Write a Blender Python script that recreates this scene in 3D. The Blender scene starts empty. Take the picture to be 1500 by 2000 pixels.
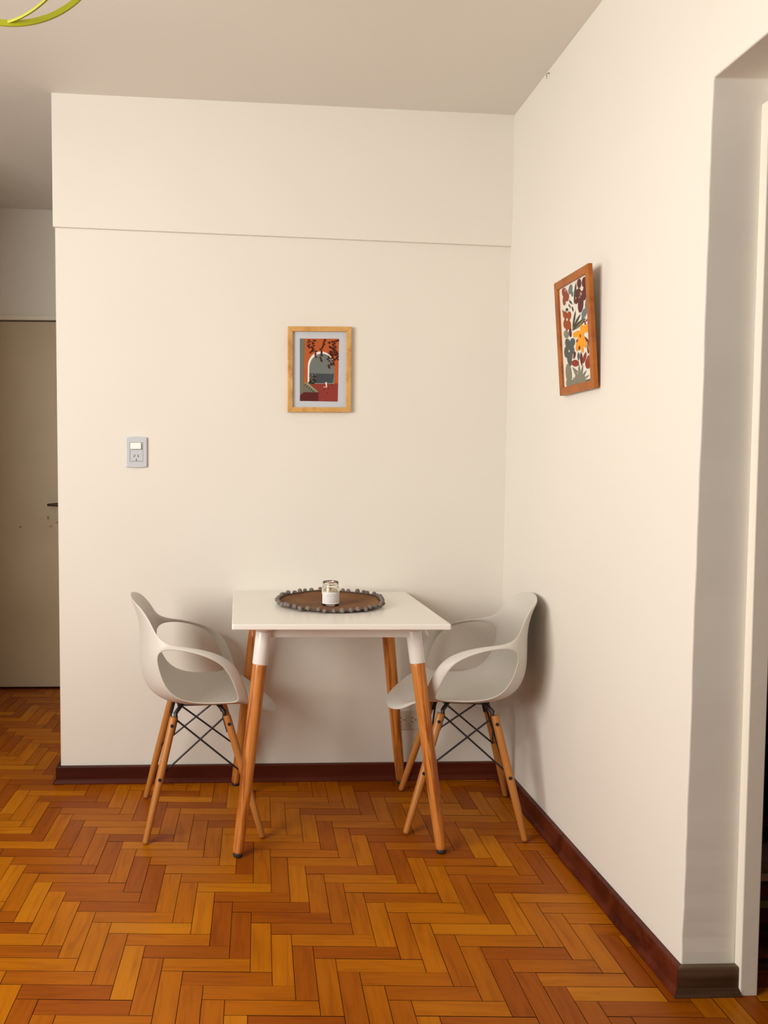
import bpy, bmesh, math, random
from mathutils import Vector, Matrix
random.seed(7)
S = bpy.context.scene
C = S.collection
PI = math.pi

# ------------------------------------------------------------------ camera
YAW, PITCH, ROLL, CAMZ = 0.0319, -0.0601, 0.003, 1.21
cy, sy = math.cos(YAW), math.sin(YAW)
f_ = Vector((sy*math.cos(PITCH), cy*math.cos(PITCH), math.sin(PITCH)))
r_ = Vector((cy, -sy, 0)); u_ = r_.cross(f_)
r2 = r_*math.cos(ROLL) + u_*math.sin(ROLL); u2 = -r_*math.sin(ROLL) + u_*math.cos(ROLL)
cd = bpy.data.cameras.new('camera'); cam = bpy.data.objects.new('camera', cd); C.objects.link(cam)
cd.sensor_fit = 'VERTICAL'; cd.sensor_height = 36; cd.lens = 1592.4/2000*36
cd.shift_x = 263.6/2000; cd.shift_y = 17.8/2000; cd.clip_start = 0.05
m = Matrix((r2, u2, -f_)).transposed().to_4x4(); m.translation = (0, 0, CAMZ); cam.matrix_world = m
S.camera = cam

# ------------------------------------------------------------------ world, light, exposure
S.view_settings.view_transform = 'Standard'; S.view_settings.look = 'None'
S.view_settings.exposure = 0.0; S.view_settings.gamma = 1; S.view_settings.use_curve_mapping = False
W = bpy.data.worlds.new('world'); S.world = W; W.use_nodes = True
W.node_tree.nodes['Background'].inputs[0].default_value = (1.0, .93, .82, 1)
W.node_tree.nodes['Background'].inputs[1].default_value = 1.5

def area(name, loc, direction, sx, sz, power, col):
    l = bpy.data.lights.new(name, 'AREA'); l.shape = 'RECTANGLE'; l.size = sx; l.size_y = sz
    l.energy = power; l.color = col
    o = bpy.data.objects.new(name, l); C.objects.link(o); o.location = loc
    o.rotation_euler = Vector(direction).to_track_quat('-Z', 'Y').to_euler(); return o
# daylight entering through the window of the room
wl = area('window_daylight', (-2.0, .60, 1.58), (1, .48, -.03), 1.8, 1.35, 86, (1, .955, .88)); wl.data.spread = math.radians(155)

# ------------------------------------------------------------------ helpers
def ME(bm, name, mats, parent=None, smooth=False, loc=None, rot=None):
    bmesh.ops.recalc_face_normals(bm, faces=bm.faces)
    me = bpy.data.meshes.new(name); bm.to_mesh(me); bm.free()
    for mm in (mats if isinstance(mats, (list, tuple)) else [mats]): me.materials.append(mm)
    if smooth:
        for p in me.polygons: p.use_smooth = True
    o = bpy.data.objects.new(name, me); C.objects.link(o)
    if parent: o.parent = parent
    if loc is not None: o.location = loc
    if rot is not None: o.rotation_euler = rot
    return o
def mod_bevel(o, w, seg=2, ang=35):
    b = o.modifiers.new('bevel', 'BEVEL'); b.width = w; b.segments = seg; b.limit_method = 'ANGLE'; b.angle_limit = math.radians(ang); b.harden_normals = False
    return o
def box(bm, a, b, mi=0):
    (x0, y0, z0), (x1, y1, z1) = a, b
    return hexa(bm, [(x0,y0,z0),(x1,y0,z0),(x1,y1,z0),(x0,y1,z0),(x0,y0,z1),(x1,y0,z1),(x1,y1,z1),(x0,y1,z1)], mi)
def hexa(bm, v, mi=0):
    v = [bm.verts.new(p) for p in v]; fs = []
    for q in ((3,2,1,0),(4,5,6,7),(0,1,5,4),(1,2,6,5),(2,3,7,6),(3,0,4,7)):
        fc = bm.faces.new([v[i] for i in q]); fc.material_index = mi; fs.append(fc)
    return v
def prism(bm, poly, axis, a, b, mi=0):
    """extrude a 2D polygon along an axis ('x','y','z') from a to b"""
    def P(u, v, t): return {'x': (t,u,v), 'y': (u,t,v), 'z': (u,v,t)}[axis]
    A = [bm.verts.new(P(u,v,a)) for u,v in poly]; B = [bm.verts.new(P(u,v,b)) for u,v in poly]
    n = len(poly)
    for fc in [bm.faces.new(A), bm.faces.new(B[::-1])] + [bm.faces.new([A[i],A[(i+1)%n],B[(i+1)%n],B[i]]) for i in range(n)]: fc.material_index = mi
def lathe(bm, prof, n=32, mi=0, center=(0,0,0), cap=True):
    rings = []
    for r, z in prof:
        if r < 1e-6: rings.append([bm.verts.new((center[0], center[1], center[2]+z))])
        else: rings.append([bm.verts.new((center[0]+r*math.cos(2*PI*k/n), center[1]+r*math.sin(2*PI*k/n), center[2]+z)) for k in range(n)])
    for A, B in zip(rings, rings[1:]):
        for k in range(n):
            k2 = (k+1) % n
            if len(A) == 1 and len(B) == 1: continue
            if len(A) == 1: fc = bm.faces.new([A[0], B[k], B[k2]])
            elif len(B) == 1: fc = bm.faces.new([A[k], A[k2], B[0]])
            else: fc = bm.faces.new([A[k], A[k2], B[k2], B[k]])
            fc.material_index = mi
    if cap:
        for R_ in (rings[0], rings[-1]):
            if len(R_) > 2: bm.faces.new(R_).material_index = mi
def tube(bm, pts, r, n=10, closed=False, mi=0, flat=None):
    """swept tube; r a number or list; flat=(w,h,upvector) makes a rectangular-ish band"""
    pts = [Vector(p) for p in pts]; N = len(pts); rings = []
    rr = r if isinstance(r, (list, tuple)) else [r]*N
    prev = None
    for i, p in enumerate(pts):
        a = pts[(i-1) % N] if (closed or i) else pts[0]; b = pts[(i+1) % N] if (closed or i < N-1) else pts[-1]
        t = (b-a).normalized()
        if prev is None:
            up = Vector((0,0,1)) if abs(t.z) < .9 else Vector((1,0,0))
            x = t.cross(up).normalized()
        else:
            x = (prev - t*prev.dot(t)).normalized()
        prev = x; y = t.cross(x)
        rings.append([bm.verts.new(p + x*math.cos(2*PI*k/n)*rr[i] + y*math.sin(2*PI*k/n)*rr[i]) for k in range(n)])
    for i in range(N if closed else N-1):
        A, B = rings[i], rings[(i+1) % N]
        for k in range(n):
            bm.faces.new([A[k], A[(k+1)%n], B[(k+1)%n], B[k]]).material_index = mi
    if not closed:
        bm.faces.new(rings[0]).material_index = mi; bm.faces.new(rings[-1]).material_index = mi
def empty(name, loc=(0,0,0), rz=0.0, label=None, cat=None, group=None):
    o = bpy.data.objects.new(name, None); C.objects.link(o); o.location = loc; o.rotation_euler = (0,0,rz)
    o.empty_display_size = .05
    if label: tag(o, label, cat, group)
    return o
def tag(o, label, cat, group=None):
    o['label'] = label; o['category'] = cat
    if group: o['group'] = group
    return o
def struct(o, label=None):
    o['kind'] = 'structure'
    if label: o['label'] = label; 
    return o

# ------------------------------------------------------------------ materials
class NT:
    def __init__(s, name):
        s.m = bpy.data.materials.new(name); s.m.use_nodes = True; s.t = s.m.node_tree; s.b = s.t.nodes['Principled BSDF']
    def n(s, typ, **kw):
        nd = s.t.nodes.new(typ)
        for k, v in kw.items():
            if k.startswith('i_'): nd.inputs[k[2:].replace('_', ' ')].default_value = v
            else: setattr(nd, k, v)
        return nd
    def l(s, a, b): s.t.links.new(a, b)
    def ramp(s, fac, stops):
        r = s.n('ShaderNodeValToRGB'); e = r.color_ramp.elements
        while len(e) < len(stops): e.new(.5)
        for i, (p, c) in enumerate(stops): e[i].position = p; e[i].color = (*c, 1)
        s.l(fac, r.inputs[0]); return r.outputs[0]
def plain(name, col, rough=.5, spec=.5, metal=0, bump=0, bscale=200, var=.0, vscale=8, coat=0):
    q = NT(name); b = q.b
    b.inputs['Roughness'].default_value = rough; b.inputs['Metallic'].default_value = metal
    b.inputs['Specular IOR Level'].default_value = spec; b.inputs['Coat Weight'].default_value = coat
    tc = q.n('ShaderNodeTexCoord')
    nz = q.n('ShaderNodeTexNoise'); nz.inputs['Scale'].default_value = vscale; nz.inputs['Detail'].default_value = 3
    q.l(tc.outputs['Object'], nz.inputs['Vector'])
    lo = tuple(c*(1-var) for c in col); hi = tuple(min(1, c*(1+var)) for c in col)
    q.l(q.ramp(nz.outputs[0], [(.3, lo), (.7, hi)]), b.inputs['Base Color'])
    if bump:
        n2 = q.n('ShaderNodeTexNoise'); n2.inputs['Scale'].default_value = bscale; n2.inputs['Detail'].default_value = 2
        q.l(tc.outputs['Object'], n2.inputs['Vector'])
        bp = q.n('ShaderNodeBump'); bp.inputs['Strength'].default_value = bump; bp.inputs['Distance'].default_value = .002
        q.l(n2.outputs[0], bp.inputs['Height']); q.l(bp.outputs[0], b.inputs['Normal'])
    return q.m
def wood(name, stops, scale=1, rough=.4, along='z', dist=1.2, ring=22, spec=.4):
    q = NT(name); b = q.b; b.inputs['Roughness'].default_value = rough; b.inputs['Specular IOR Level'].default_value = spec
    tc = q.n('ShaderNodeTexCoord'); mp = q.n('ShaderNodeMapping')
    st = {'x': (.045,1,1), 'y': (1,.045,1), 'z': (1,1,.045)}[along]
    mp.inputs['Scale'].default_value = tuple(v*scale for v in st)
    q.l(tc.outputs['Object'], mp.inputs['Vector'])
    nz = q.n('ShaderNodeTexNoise'); nz.inputs['Scale'].default_value = ring; nz.inputs['Detail'].default_value = 2.5; nz.inputs['Distortion'].default_value = dist
    q.l(mp.outputs[0], nz.inputs['Vector'])
    n2 = q.n('ShaderNodeTexNoise'); n2.inputs['Scale'].default_value = ring*9; n2.inputs['Detail'].default_value = 3
    q.l(mp.outputs[0], n2.inputs['Vector'])
    mx = q.n('ShaderNodeMath', operation='MULTIPLY_ADD'); mx.inputs[1].default_value = .3
    q.l(n2.outputs[0], mx.inputs[0]); q.l(nz.outputs[0], mx.inputs[2])
    q.l(q.ramp(mx.outputs[0], stops), b.inputs['Base Color'])
    return q.m

def wall_mat(name, col, var=.03, rough=.75):
    q = NT(name); b = q.b; b.inputs['Roughness'].default_value = rough; b.inputs['Specular IOR Level'].default_value = .25
    tc = q.n('ShaderNodeTexCoord')
    n1 = q.n('ShaderNodeTexNoise'); n1.inputs['Scale'].default_value = 1.3; n1.inputs['Detail'].default_value = 4
    q.l(tc.outputs['Object'], n1.inputs['Vector'])
    q.l(q.ramp(n1.outputs[0], [(.3, tuple(c*(1-var) for c in col)), (.7, col)]), b.inputs['Base Color'])
    n2 = q.n('ShaderNodeTexNoise'); n2.inputs['Scale'].default_value = 28; n2.inputs['Detail'].default_value = 4
    q.l(tc.outputs['Object'], n2.inputs['Vector'])
    bp = q.n('ShaderNodeBump'); bp.inputs['Strength'].default_value = .25; bp.inputs['Distance'].default_value = .002
    q.l(n2.outputs[0], bp.inputs['Height']); q.l(bp.outputs[0], b.inputs['Normal'])
    return q.m
M = {}
M['wall'] = wall_mat('wall_paint', (.765, .735, .675))
M['ceil'] = wall_mat('ceiling_paint', (.73, .695, .64))
M['trim'] = wall_mat('trim_paint', (.78, .73, .64), rough=.45)
M['door'] = wall_mat('door_paint', (.70, .62, .47), var=.06, rough=.5)
M['far'] = wall_mat('low_bounce_unseen_wall', (.30, .255, .21))  # walls out of view, coloured dark to cut bounced fill light
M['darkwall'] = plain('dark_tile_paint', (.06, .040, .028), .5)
M['white'] = plain('white_laminate', (.82, .80, .75), .28, .45)
M['collar'] = plain('white_lacquer', (.80, .79, .76), .3, .5)
M['shell'] = None
M['black'] = plain('black_steel', (.012, .012, .014), .4, .5)
M['rubber'] = plain('black_rubber', (.015, .013, .012), .7)
M['plastic'] = plain('grey_white_plastic', (.55, .585, .64), .25, .5)
M['rocker'] = plain('white_rocker_plastic', (.92, .92, .9), .2, .5)
M['slot'] = plain('socket_slot', (.02, .02, .02), .6)
M['handle'] = plain('dark_brass', (.05, .03, .02), .35, metal=.6)
M['baseb'] = wood('stained_skirting_wood', [(.30, (.020,.003,.001)), (.55, (.066,.009,.003)), (.8, (.115,.022,.008))], .5, .45, 'x', ring=14, spec=.2)
M['tableleg'] = wood('pine_table_leg', [(.42, (.46,.155,.025)), (.56, (.58,.225,.048)), (.68, (.48,.165,.028)), (.80, (.27,.068,.008))], 1, .36, 'z', ring=60)
M['chairleg'] = wood('beech_chair_leg', [(.40, (.50,.22,.055)), (.7, (.40,.145,.026)), (.85, (.30,.09,.016))], 1, .42, 'z', ring=20)
M['framepine'] = wood('pale_pine_frame', [(.40, (.68,.41,.15)), (.62, (.60,.33,.10)), (.8, (.46,.21,.05))], 1, .4, 'z', ring=10)
M['frameoak'] = wood('orange_stained_frame', [(.40, (.42,.13,.010)), (.66, (.34,.09,.006)), (.85, (.22,.05,.004))], 1, .38, 'z', ring=10)

# herringbone plank wood: one random number per plank in the 'plank' attribute, UV in metres along the grain
def floor_mat():
    q = NT('herringbone_parquet'); b = q.b
    at = q.n('ShaderNodeAttribute', attribute_name='plank'); sp = q.n('ShaderNodeSeparateColor'); q.l(at.outputs['Color'], sp.inputs[0])
    uv = q.n('ShaderNodeUVMap', uv_map='grain')
    mp = q.n('ShaderNodeMapping'); mp.inputs['Scale'].default_value = (3.2, 34, 1); q.l(uv.outputs[0], mp.inputs['Vector'])
    n1 = q.n('ShaderNodeTexNoise'); n1.inputs['Scale'].default_value = 1.6; n1.inputs['Detail'].default_value = 5; n1.inputs['Distortion'].default_value = 1.1
    q.l(mp.outputs[0], n1.inputs['Vector'])
    base = q.ramp(sp.outputs[0], [(0, (.29,.066,.001)), (.12, (.37,.100,.001)), (.40, (.43,.130,.001)), (.8, (.465,.148,.001)), (1, (.50,.174,.003))])
    gr = q.ramp(n1.outputs[0], [(.28, (.68,.60,.50)), (.5, (.96,.95,.93)), (.72, (1.08,1.1,1.1))])
    mx = q.n('ShaderNodeMix', data_type='RGBA', blend_type='MULTIPLY'); mx.inputs[0].default_value = .75
    q.l(base, mx.inputs[6]); q.l(gr, mx.inputs[7])
    # worn blotches
    n3 = q.n('ShaderNodeTexNoise'); n3.inputs['Scale'].default_value = 2.2; n3.inputs['Detail'].default_value = 3
    tc = q.n('ShaderNodeTexCoord'); q.l(tc.outputs['Object'], n3.inputs['Vector'])
    bl = q.ramp(n3.outputs[0], [(.35, (.86,.82,.8)), (.65, (1.05,1.05,1.05))])
    m2 = q.n('ShaderNodeMix', data_type='RGBA', blend_type='MULTIPLY'); m2.inputs[0].default_value = .8
    q.l(mx.outputs[2], m2.inputs[6]); q.l(bl, m2.inputs[7]); q.l(m2.outputs[2], b.inputs['Base Color'])
    rr = q.n('ShaderNodeMapRange'); rr.inputs[3].default_value = .26; rr.inputs[4].default_value = .48
    q.l(n3.outputs[0], rr.inputs[0]); q.l(rr.outputs[0], b.inputs['Roughness'])
    b.inputs['Specular IOR Level'].default_value = .13
    bp = q.n('ShaderNodeBump'); bp.inputs['Strength'].default_value = .12; bp.inputs['Distance'].default_value = .001
    q.l(n1.outputs[0], bp.inputs['Height']); q.l(bp.outputs[0], b.inputs['Normal'])
    return q.m
M['floor'] = floor_mat()
M['seam'] = plain('dark_seam_filler', (.020,.005,.001), .9, .1)

# perforated seat plastic
def shell_mat():
    q = NT('moulded_warm_white_plastic'); b = q.b; b.inputs['Roughness'].default_value = .42; b.inputs['Specular IOR Level'].default_value = .35
    tc = q.n('ShaderNodeTexCoord'); mp = q.n('ShaderNodeMapping'); mp.inputs['Scale'].default_value = (150,)*3; q.l(tc.outputs['Object'], mp.inputs['Vector'])
    vo = q.n('ShaderNodeTexVoronoi'); vo.inputs['Randomness'].default_value = 0; vo.inputs['Scale'].default_value = 1; q.l(mp.outputs[0], vo.inputs['Vector'])
    b.inputs['Base Color'].default_value = (.61,.585,.54,1)
    bp = q.n('ShaderNodeBump'); bp.inputs['Strength'].default_value = .10; bp.inputs['Distance'].default_value = .001
    q.l(vo.outputs['Distance'], bp.inputs['Height']); q.l(bp.outputs[0], b.inputs['Normal'])
    return q.m
M['shell'] = shell_mat()

# ------------------------------------------------------------------ room shell
YB, XR, XL, YO, YD = 3.1465, 1.099, -.630, 1.805, 4.508
ZO = 2.073
def BY(x): return YB - .0112*(XR-x)/(XR-XL)          # back wall is a touch out of square
def RX(y): return XR - .0218*(YB-y)                   # right wall too
def CZ(x): return 2.588 - .027*x                      # ceiling
X0, Y0 = -2.3, -1.4                                   # left wall, wall behind the camera
TH = .129
# floor: herringbone of 53 x 216 mm blocks
def build_floor():
    bm = bmesh.new(); col = bm.loops.layers.color.new('plank'); uvl = bm.loops.layers.uv.new('grain')
    w, n, th, x0, y0 = .0529, 4.0858, -.0431, -.1972, 2.0241
    L = n*w; g = .0008; c, s = math.cos(th), math.sin(th)
    def cell(cx, cy, dx, dy, horiz):
        a = [(cx+g, cy+g), (cx+dx-g, cy+g), (cx+dx-g, cy+dy-g), (cx+g, cy+dy-g)]
        P = [(x0+c*u-s*v, y0+s*u+c*v) for u, v in a]
        mx, my = sum(p[0] for p in P)/4, sum(p[1] for p in P)/4
        if not (-2.45 < mx < 2.3 and Y0-.15 < my < YD+.15): return
        r = random.random(); off = (random.random()*50, random.random()*50)
        low = random.choice([0,0,0,0,.0006])
        T = [bm.verts.new((p[0], p[1], -low)) for p in P]; B = [bm.verts.new((p[0], p[1], -.004)) for p in P]
        fs = [bm.faces.new(T)] + [bm.faces.new([T[i], B[i], B[(i+1)%4], T[(i+1)%4]]) for i in range(4)]
        uv = [(a_[0]-cx, a_[1]-cy) if horiz else (a_[1]-cy, a_[0]-cx) for a_ in a]
        for fi, fc in enumerate(fs):
            fc.material_index = 0 if fi == 0 else 1
            for lp in fc.loops:
                lp[col] = (r, random.random(), 0, 1)
                k = (T+B).index(lp.vert) % 4
                lp[uvl].uv = (uv[k][0]+off[0], uv[k][1]+off[1])
    # H block: top-left corner on the lattice, extends +x by L and -y by w.  V block fills beside it.
    for mI in range(-12, 14):
        for k in range(-70, 71):
            px, py = (k*w + mI*(L+4*w)) , (-k*w + mI*(L-4*w))
            # lattice vectors: a=(w,-w), b=(L+4w, L-4w)
            if not (-4.5 < px < 5 and -5 < py < 4.5): continue
            cell(px, py-w, L, w, True)
            cell(px+L, py-w, w, L, False)
    o = ME(bm, 'floor', [M['floor'], M['seam']])
    return o
fl = struct(build_floor(), 'glossy orange herringbone parquet floor')
bm = bmesh.new(); box(bm, (X0-.3, Y0-.3, -.12), (2.6, YD+.3, -.0022))
o = ME(bm, 'floor_bed', M['seam'], parent=fl)

# ceiling
bm = bmesh.new(); a, b = X0-.2, 2.6
hexa(bm, [(a,Y0-.2,CZ(a)),(b,Y0-.2,CZ(b)),(b,YD+.2,CZ(b)),(a,YD+.2,CZ(a)),(a,Y0-.2,2.8),(b,Y0-.2,2.8),(b,YD+.2,2.8),(a,YD+.2,2.8)])
struct(ME(bm, 'ceiling', M['ceil']))
# back wall with its slightly proud upper beam
zl, zr = 2.121, 2.0722
bm = bmesh.new()
hexa(bm, [(XL,BY(XL),-.01),(1.3,BY(1.3),-.01),(1.3,3.30,-.01),(XL,3.30,-.01),(XL,BY(XL),2.7),(1.3,BY(1.3),2.7),(1.3,3.30,2.7),(XL,3.30,2.7)])
struct(ME(bm, 'wall_back', M['wall']), 'cream plastered wall behind the white table')
bm = bmesh.new(); d = .015
hexa(bm, [(XL-.006,BY(XL)-d,zl),(RX(YB)+.004,YB-d,zr),(RX(YB)+.004,YB+.01,zr),(XL-.006,YB+.01,zl),(XL-.006,BY(XL)-d,2.69),(RX(YB)+.004,YB-d,2.69),(RX(YB)+.004,YB+.01,2.69),(XL-.006,YB+.01,2.69)])
struct(mod_bevel(ME(bm, 'trim_1', M['wall']), .003), 'shallow plastered beam above the step in the back wall')
# right wall with the wide opening
def rprism(bm, y0, y1, z0, z1):
    hexa(bm, [(RX(y0),y0,z0),(RX(y0)+TH,y0,z0),(RX(y1)+TH,y1,z0),(RX(y1),y1,z0),(RX(y0),y0,z1),(RX(y0)+TH,y0,z1),(RX(y1)+TH,y1,z1),(RX(y1),y1,z1)])
bm = bmesh.new()
# the plastered arris of the doorway wavers by a millimetre or two
outl = [(YO,-.01),(YB+.02,-.01),(YB+.02,2.7),(Y0,2.7),(Y0,-.01),(.62,-.01),(.62,ZO)]
NW = 60
def wav(z): return .0011*math.sin(7.3*z+1)+.0009*math.sin(17.1*z)+.0006*math.sin(41*z+2)+(.0012*math.sin(60*z) if z < .35 else 0)
outl += [(YO, ZO-(ZO+.01)*k/NW) for k in range(NW)]
no = len(outl)
A = [bm.verts.new((RX(y), y+(wav(z) if 7 < i else 0), z)) for i, (y, z) in enumerate(outl)]; B = [bm.verts.new((RX(y)+TH, y, z)) for y, z in outl]
bm.faces.new(A); bm.faces.new(B[::-1])
for k in range(no): bm.faces.new([A[k], A[(k+1)%no], B[(k+1)%no], B[k]])
struct(mod_bevel(ME(bm, 'wall_right', M['wall']), .004, 3, 60), 'cream plastered wall with the doorway at its near end')
# left wall with window opening, wall behind camera with window opening
def holed(bm, axis, pos, th, a0, a1, z0, z1, h):
    (b0, b1, c0, c1) = h
    for (p, q, r, s) in ((a0,b0,z0,z1),(b1,a1,z0,z1),(b0,b1,z0,c0),(b0,b1,c1,z1)):
        if axis == 'x': box(bm, (pos-th, p, r), (pos, q, s))
        else: box(bm, (p, pos-th, r), (q, pos, s))
bm = bmesh.new(); holed(bm, 'x', X0, .15, Y0-.15, 3.3, -.01, 2.75, (-.35, 1.6, .88, 2.28)); struct(ME(bm, 'wall_left', M['far']))
bm = bmesh.new(); box(bm, (X0-.15, Y0-.15, -.01), (1.25, Y0, 2.75)); struct(ME(bm, 'wall_front', M['far']))
GL = NT('window_glass'); GL.b.inputs['Transmission Weight'].default_value = 1; GL.b.inputs['Roughness'].default_value = 0; GL.b.inputs['IOR'].default_value = 1.45
def window(name, axis, pos, a0, a1, z0, z1):
    bm = bmesh.new()
    def bx(p, q, r, s):
        if axis == 'x': box(bm, (pos-.1, p, r), (pos-.05, q, s))
        else: box(bm, (p, pos-.1, r), (q, pos-.05, s))
    t = .05; mid = (a0+a1)/2
    bx(a0,a1,z0,z0+t); bx(a0,a1,z1-t,z1); bx(a0,a0+t,z0+t,z1-t); bx(a1-t,a1,z0+t,z1-t); bx(mid-t/2,mid+t/2,z0+t,z1-t)
    o = struct(ME(bm, name, M['trim']))
    bm = bmesh.new()
    if axis == 'x': box(bm, (pos-.08, a0+t, z0+t), (pos-.075, a1-t, z1-t))
    else: box(bm, (a0+t, pos-.08, z0+t), (a1-t, pos-.075, z1-t))
    ME(bm, 'pane', GL.m, parent=o)
window('window_1', 'x', X0, -.35, 1.6, .88, 2.28)
# corridor: side walls (left one placed as a light block) and the end wall with the door
bm = bmesh.new(); box(bm, (X0-.15, 3.15, -.01), (-1.36, YD+.15, 2.75)); struct(ME(bm, 'wall_corridor_light_block', M['wall']))  # unseen mass brought inward to keep window light out of the corridor
bm = bmesh.new(); box(bm, (XL+.012, 3.3, -.01), (XL+.16, YD+.15, 2.75)); struct(ME(bm, 'wall_corridor_right', M['wall']))
ZD = 2.021
bm = bmesh.new(); box(bm, (-1.8, YD, ZD+.028), (-.4, YD+.15, 2.75)); box(bm, (-1.8, YD, -.01), (-1.72, YD+.15, ZD+.03)); box(bm, (-.55, YD, -.01), (-.4, YD+.15, ZD+.03))
box(bm, (-1.8, YD-.006, 2.12), (-1.285, YD+.01, 2.55))
struct(ME(bm, 'wall_corridor_end', M['wall']))
bm = bmesh.new(); box(bm, (-1.8, YD+.10, -.01), (-.4, YD+.2, 2.12)); struct(ME(bm, 'wall_door_light_block', M['darkwall']))  # added dark backing, stops outside light leaking round the door
bm = bmesh.new(); box(bm, (-1.72, YD-.004, -.001), (-.55, YD+.1, .004)); struct(ME(bm, 'door_gap_shade', M['baseb']), 'dark strip standing in for shade in the gap under the corridor door')  # shade of the door gap put in as a dark strip
bm = bmesh.new(); box(bm, (-1.72, YD-.012, ZD+.006), (-.55, YD+.1, ZD+.03)); struct(mod_bevel(ME(bm, 'trim_2', M['trim']), .003), 'cream head of the corridor door frame')
# corridor door: flush painted leaf with chips near the handle
qd = NT('aged_cream_door_paint'); tc = qd.n('ShaderNodeTexCoord'); n1 = qd.n('ShaderNodeTexNoise'); n1.inputs['Scale'].default_value = 3; n1.inputs['Detail'].default_value = 4
qd.l(tc.outputs['Object'], n1.inputs['Vector']); qd.l(qd.ramp(n1.outputs[0], [(.3, (.47,.38,.25)), (.7, (.54,.44,.30))]), qd.b.inputs['Base Color']); qd.b.inputs['Roughness'].default_value = .45
bm = bmesh.new(); box(bm, (-1.70, YD+.006, .012), (-.56, YD+.046, ZD))
door = struct(mod_bevel(ME(bm, 'door_1', qd.m), .002), 'aged cream flush door at the end of the corridor')
bm = bmesh.new(); tube(bm, [(-.955, YD-.045, 1.028), (-.94, YD-.045, 1.029), (-.90, YD-.046, 1.030), (-.865, YD-.045, 1.031), (-.85, YD-.035, 1.031), (-.845, YD+.01, 1.031)], [.006, .0075, .0095, .010, .0095, .009], 12)
ME(bm, 'door_handle', M['handle'], parent=door, smooth=True)
M['chip'] = plain('exposed_filler', (.30,.22,.12), .8)
for i, (x, z, a, b_) in enumerate(((-.963,.955,.006,.010), (-.915,.930,.007,.004), (-.948,.908,.009,.004), (-1.115,.905,.008,.005))):
    bm = bmesh.new(); n = 9
    prism(bm, [(x+a*math.cos(2*PI*k/n)*(.8+.4*random.random()), z+b_*math.sin(2*PI*k/n)*(.8+.4*random.random())) for k in range(n)], 'y', YD+.0052, YD+.0066)
    ME(bm, 'paint_chip', M['chip'], parent=door)

# skirting boards: board plus quarter-round shoe moulding
def skirting(name, prof_pts, p0, p1, nrm, ext0=0, ext1=0, mat='baseb'):
    """profile (depth, z) swept from p0 to p1 along the wall, nrm points into the room"""
    bm = bmesh.new(); p0 = Vector((*p0, 0)); p1 = Vector((*p1, 0)); n = Vector((*nrm, 0)); t = (p1-p0).normalized()
    A = [bm.verts.new(p0 - t*(d*ext0) + n*d + Vector((0,0,z))) for d, z in prof_pts]
    B = [bm.verts.new(p1 + t*(d*ext1) + n*d + Vector((0,0,z))) for d, z in prof_pts]
    k = len(prof_pts)
    bm.faces.new(A); bm.faces.new(B[::-1])
    for i in range(k): bm.faces.new([A[i], A[(i+1)%k], B[(i+1)%k], B[i]])
    return struct(ME(bm, name, M[mat]))
PR = [(0,0),(.026,0),(.0265,.004),(.0245,.010),(.020,.0155),(.0165,.0185),(.0165,.063),(.0145,.0665),(0,.0665)]
PRb = [(d-.0005, z) for d, z in PR]
skirting('baseboard_back', PR, (XL, BY(XL)), (RX(YB), YB), (-.0065, -1), ext0=.9, ext1=-1)
skirting('baseboard_right', PR, (RX(YB), YB), (RX(YO), YO), (-1, .0218), ext0=-1, ext1=1)
M['baseworn'] = wood('scuffed_skirting_wood', [(.35, (.020,.010,.005)), (.6, (.055,.026,.012)), (.85, (.16,.10,.06))], .6, .5, 'x', ring=12)
skirting('baseboard_doorway', PR, (RX(YO), YO), (1.198, YO), (0, -1), ext0=1, ext1=0, mat='baseworn')
skirting('baseboard_corridor', PR, (XL, 3.30), (XL, BY(XL)), (-1, 0), ext1=1)

# doorway casing at the end of the reveal, and its head
bm = bmesh.new(); hexa(bm, [(1.1985,YO-.022,0),(1.240,YO-.022,0),(1.240,YO+.04,0),(1.1985,YO+.04,0),(1.182,YO-.022,2.02),(1.224,YO-.022,2.02),(1.224,YO+.04,2.02),(1.182,YO+.04,2.02)]); struct(mod_bevel(ME(bm, 'trim_3', M['trim']), .0025), 'cream painted door casing at the right edge')
bm = bmesh.new(); box(bm, (1.200, .62, 2.02), (1.236, YO+.04, ZO+.01)); struct(mod_bevel(ME(bm, 'trim_4', M['trim']), .0025), 'cream head casing of the doorway')
# dim side room beyond the doorway
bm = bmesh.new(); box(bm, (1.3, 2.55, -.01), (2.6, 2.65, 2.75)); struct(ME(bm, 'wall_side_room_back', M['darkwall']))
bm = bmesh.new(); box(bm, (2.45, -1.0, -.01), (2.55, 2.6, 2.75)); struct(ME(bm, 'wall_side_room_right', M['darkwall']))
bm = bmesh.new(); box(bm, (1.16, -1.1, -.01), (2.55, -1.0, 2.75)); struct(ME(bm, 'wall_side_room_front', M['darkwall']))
bm = bmesh.new(); box(bm, (1.236, YO+.075, 0), (2.45, YO+.105, .012)); struct(ME(bm, 'trim_5', M['baseworn']), 'worn threshold strip on the floor beyond the doorway')

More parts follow.
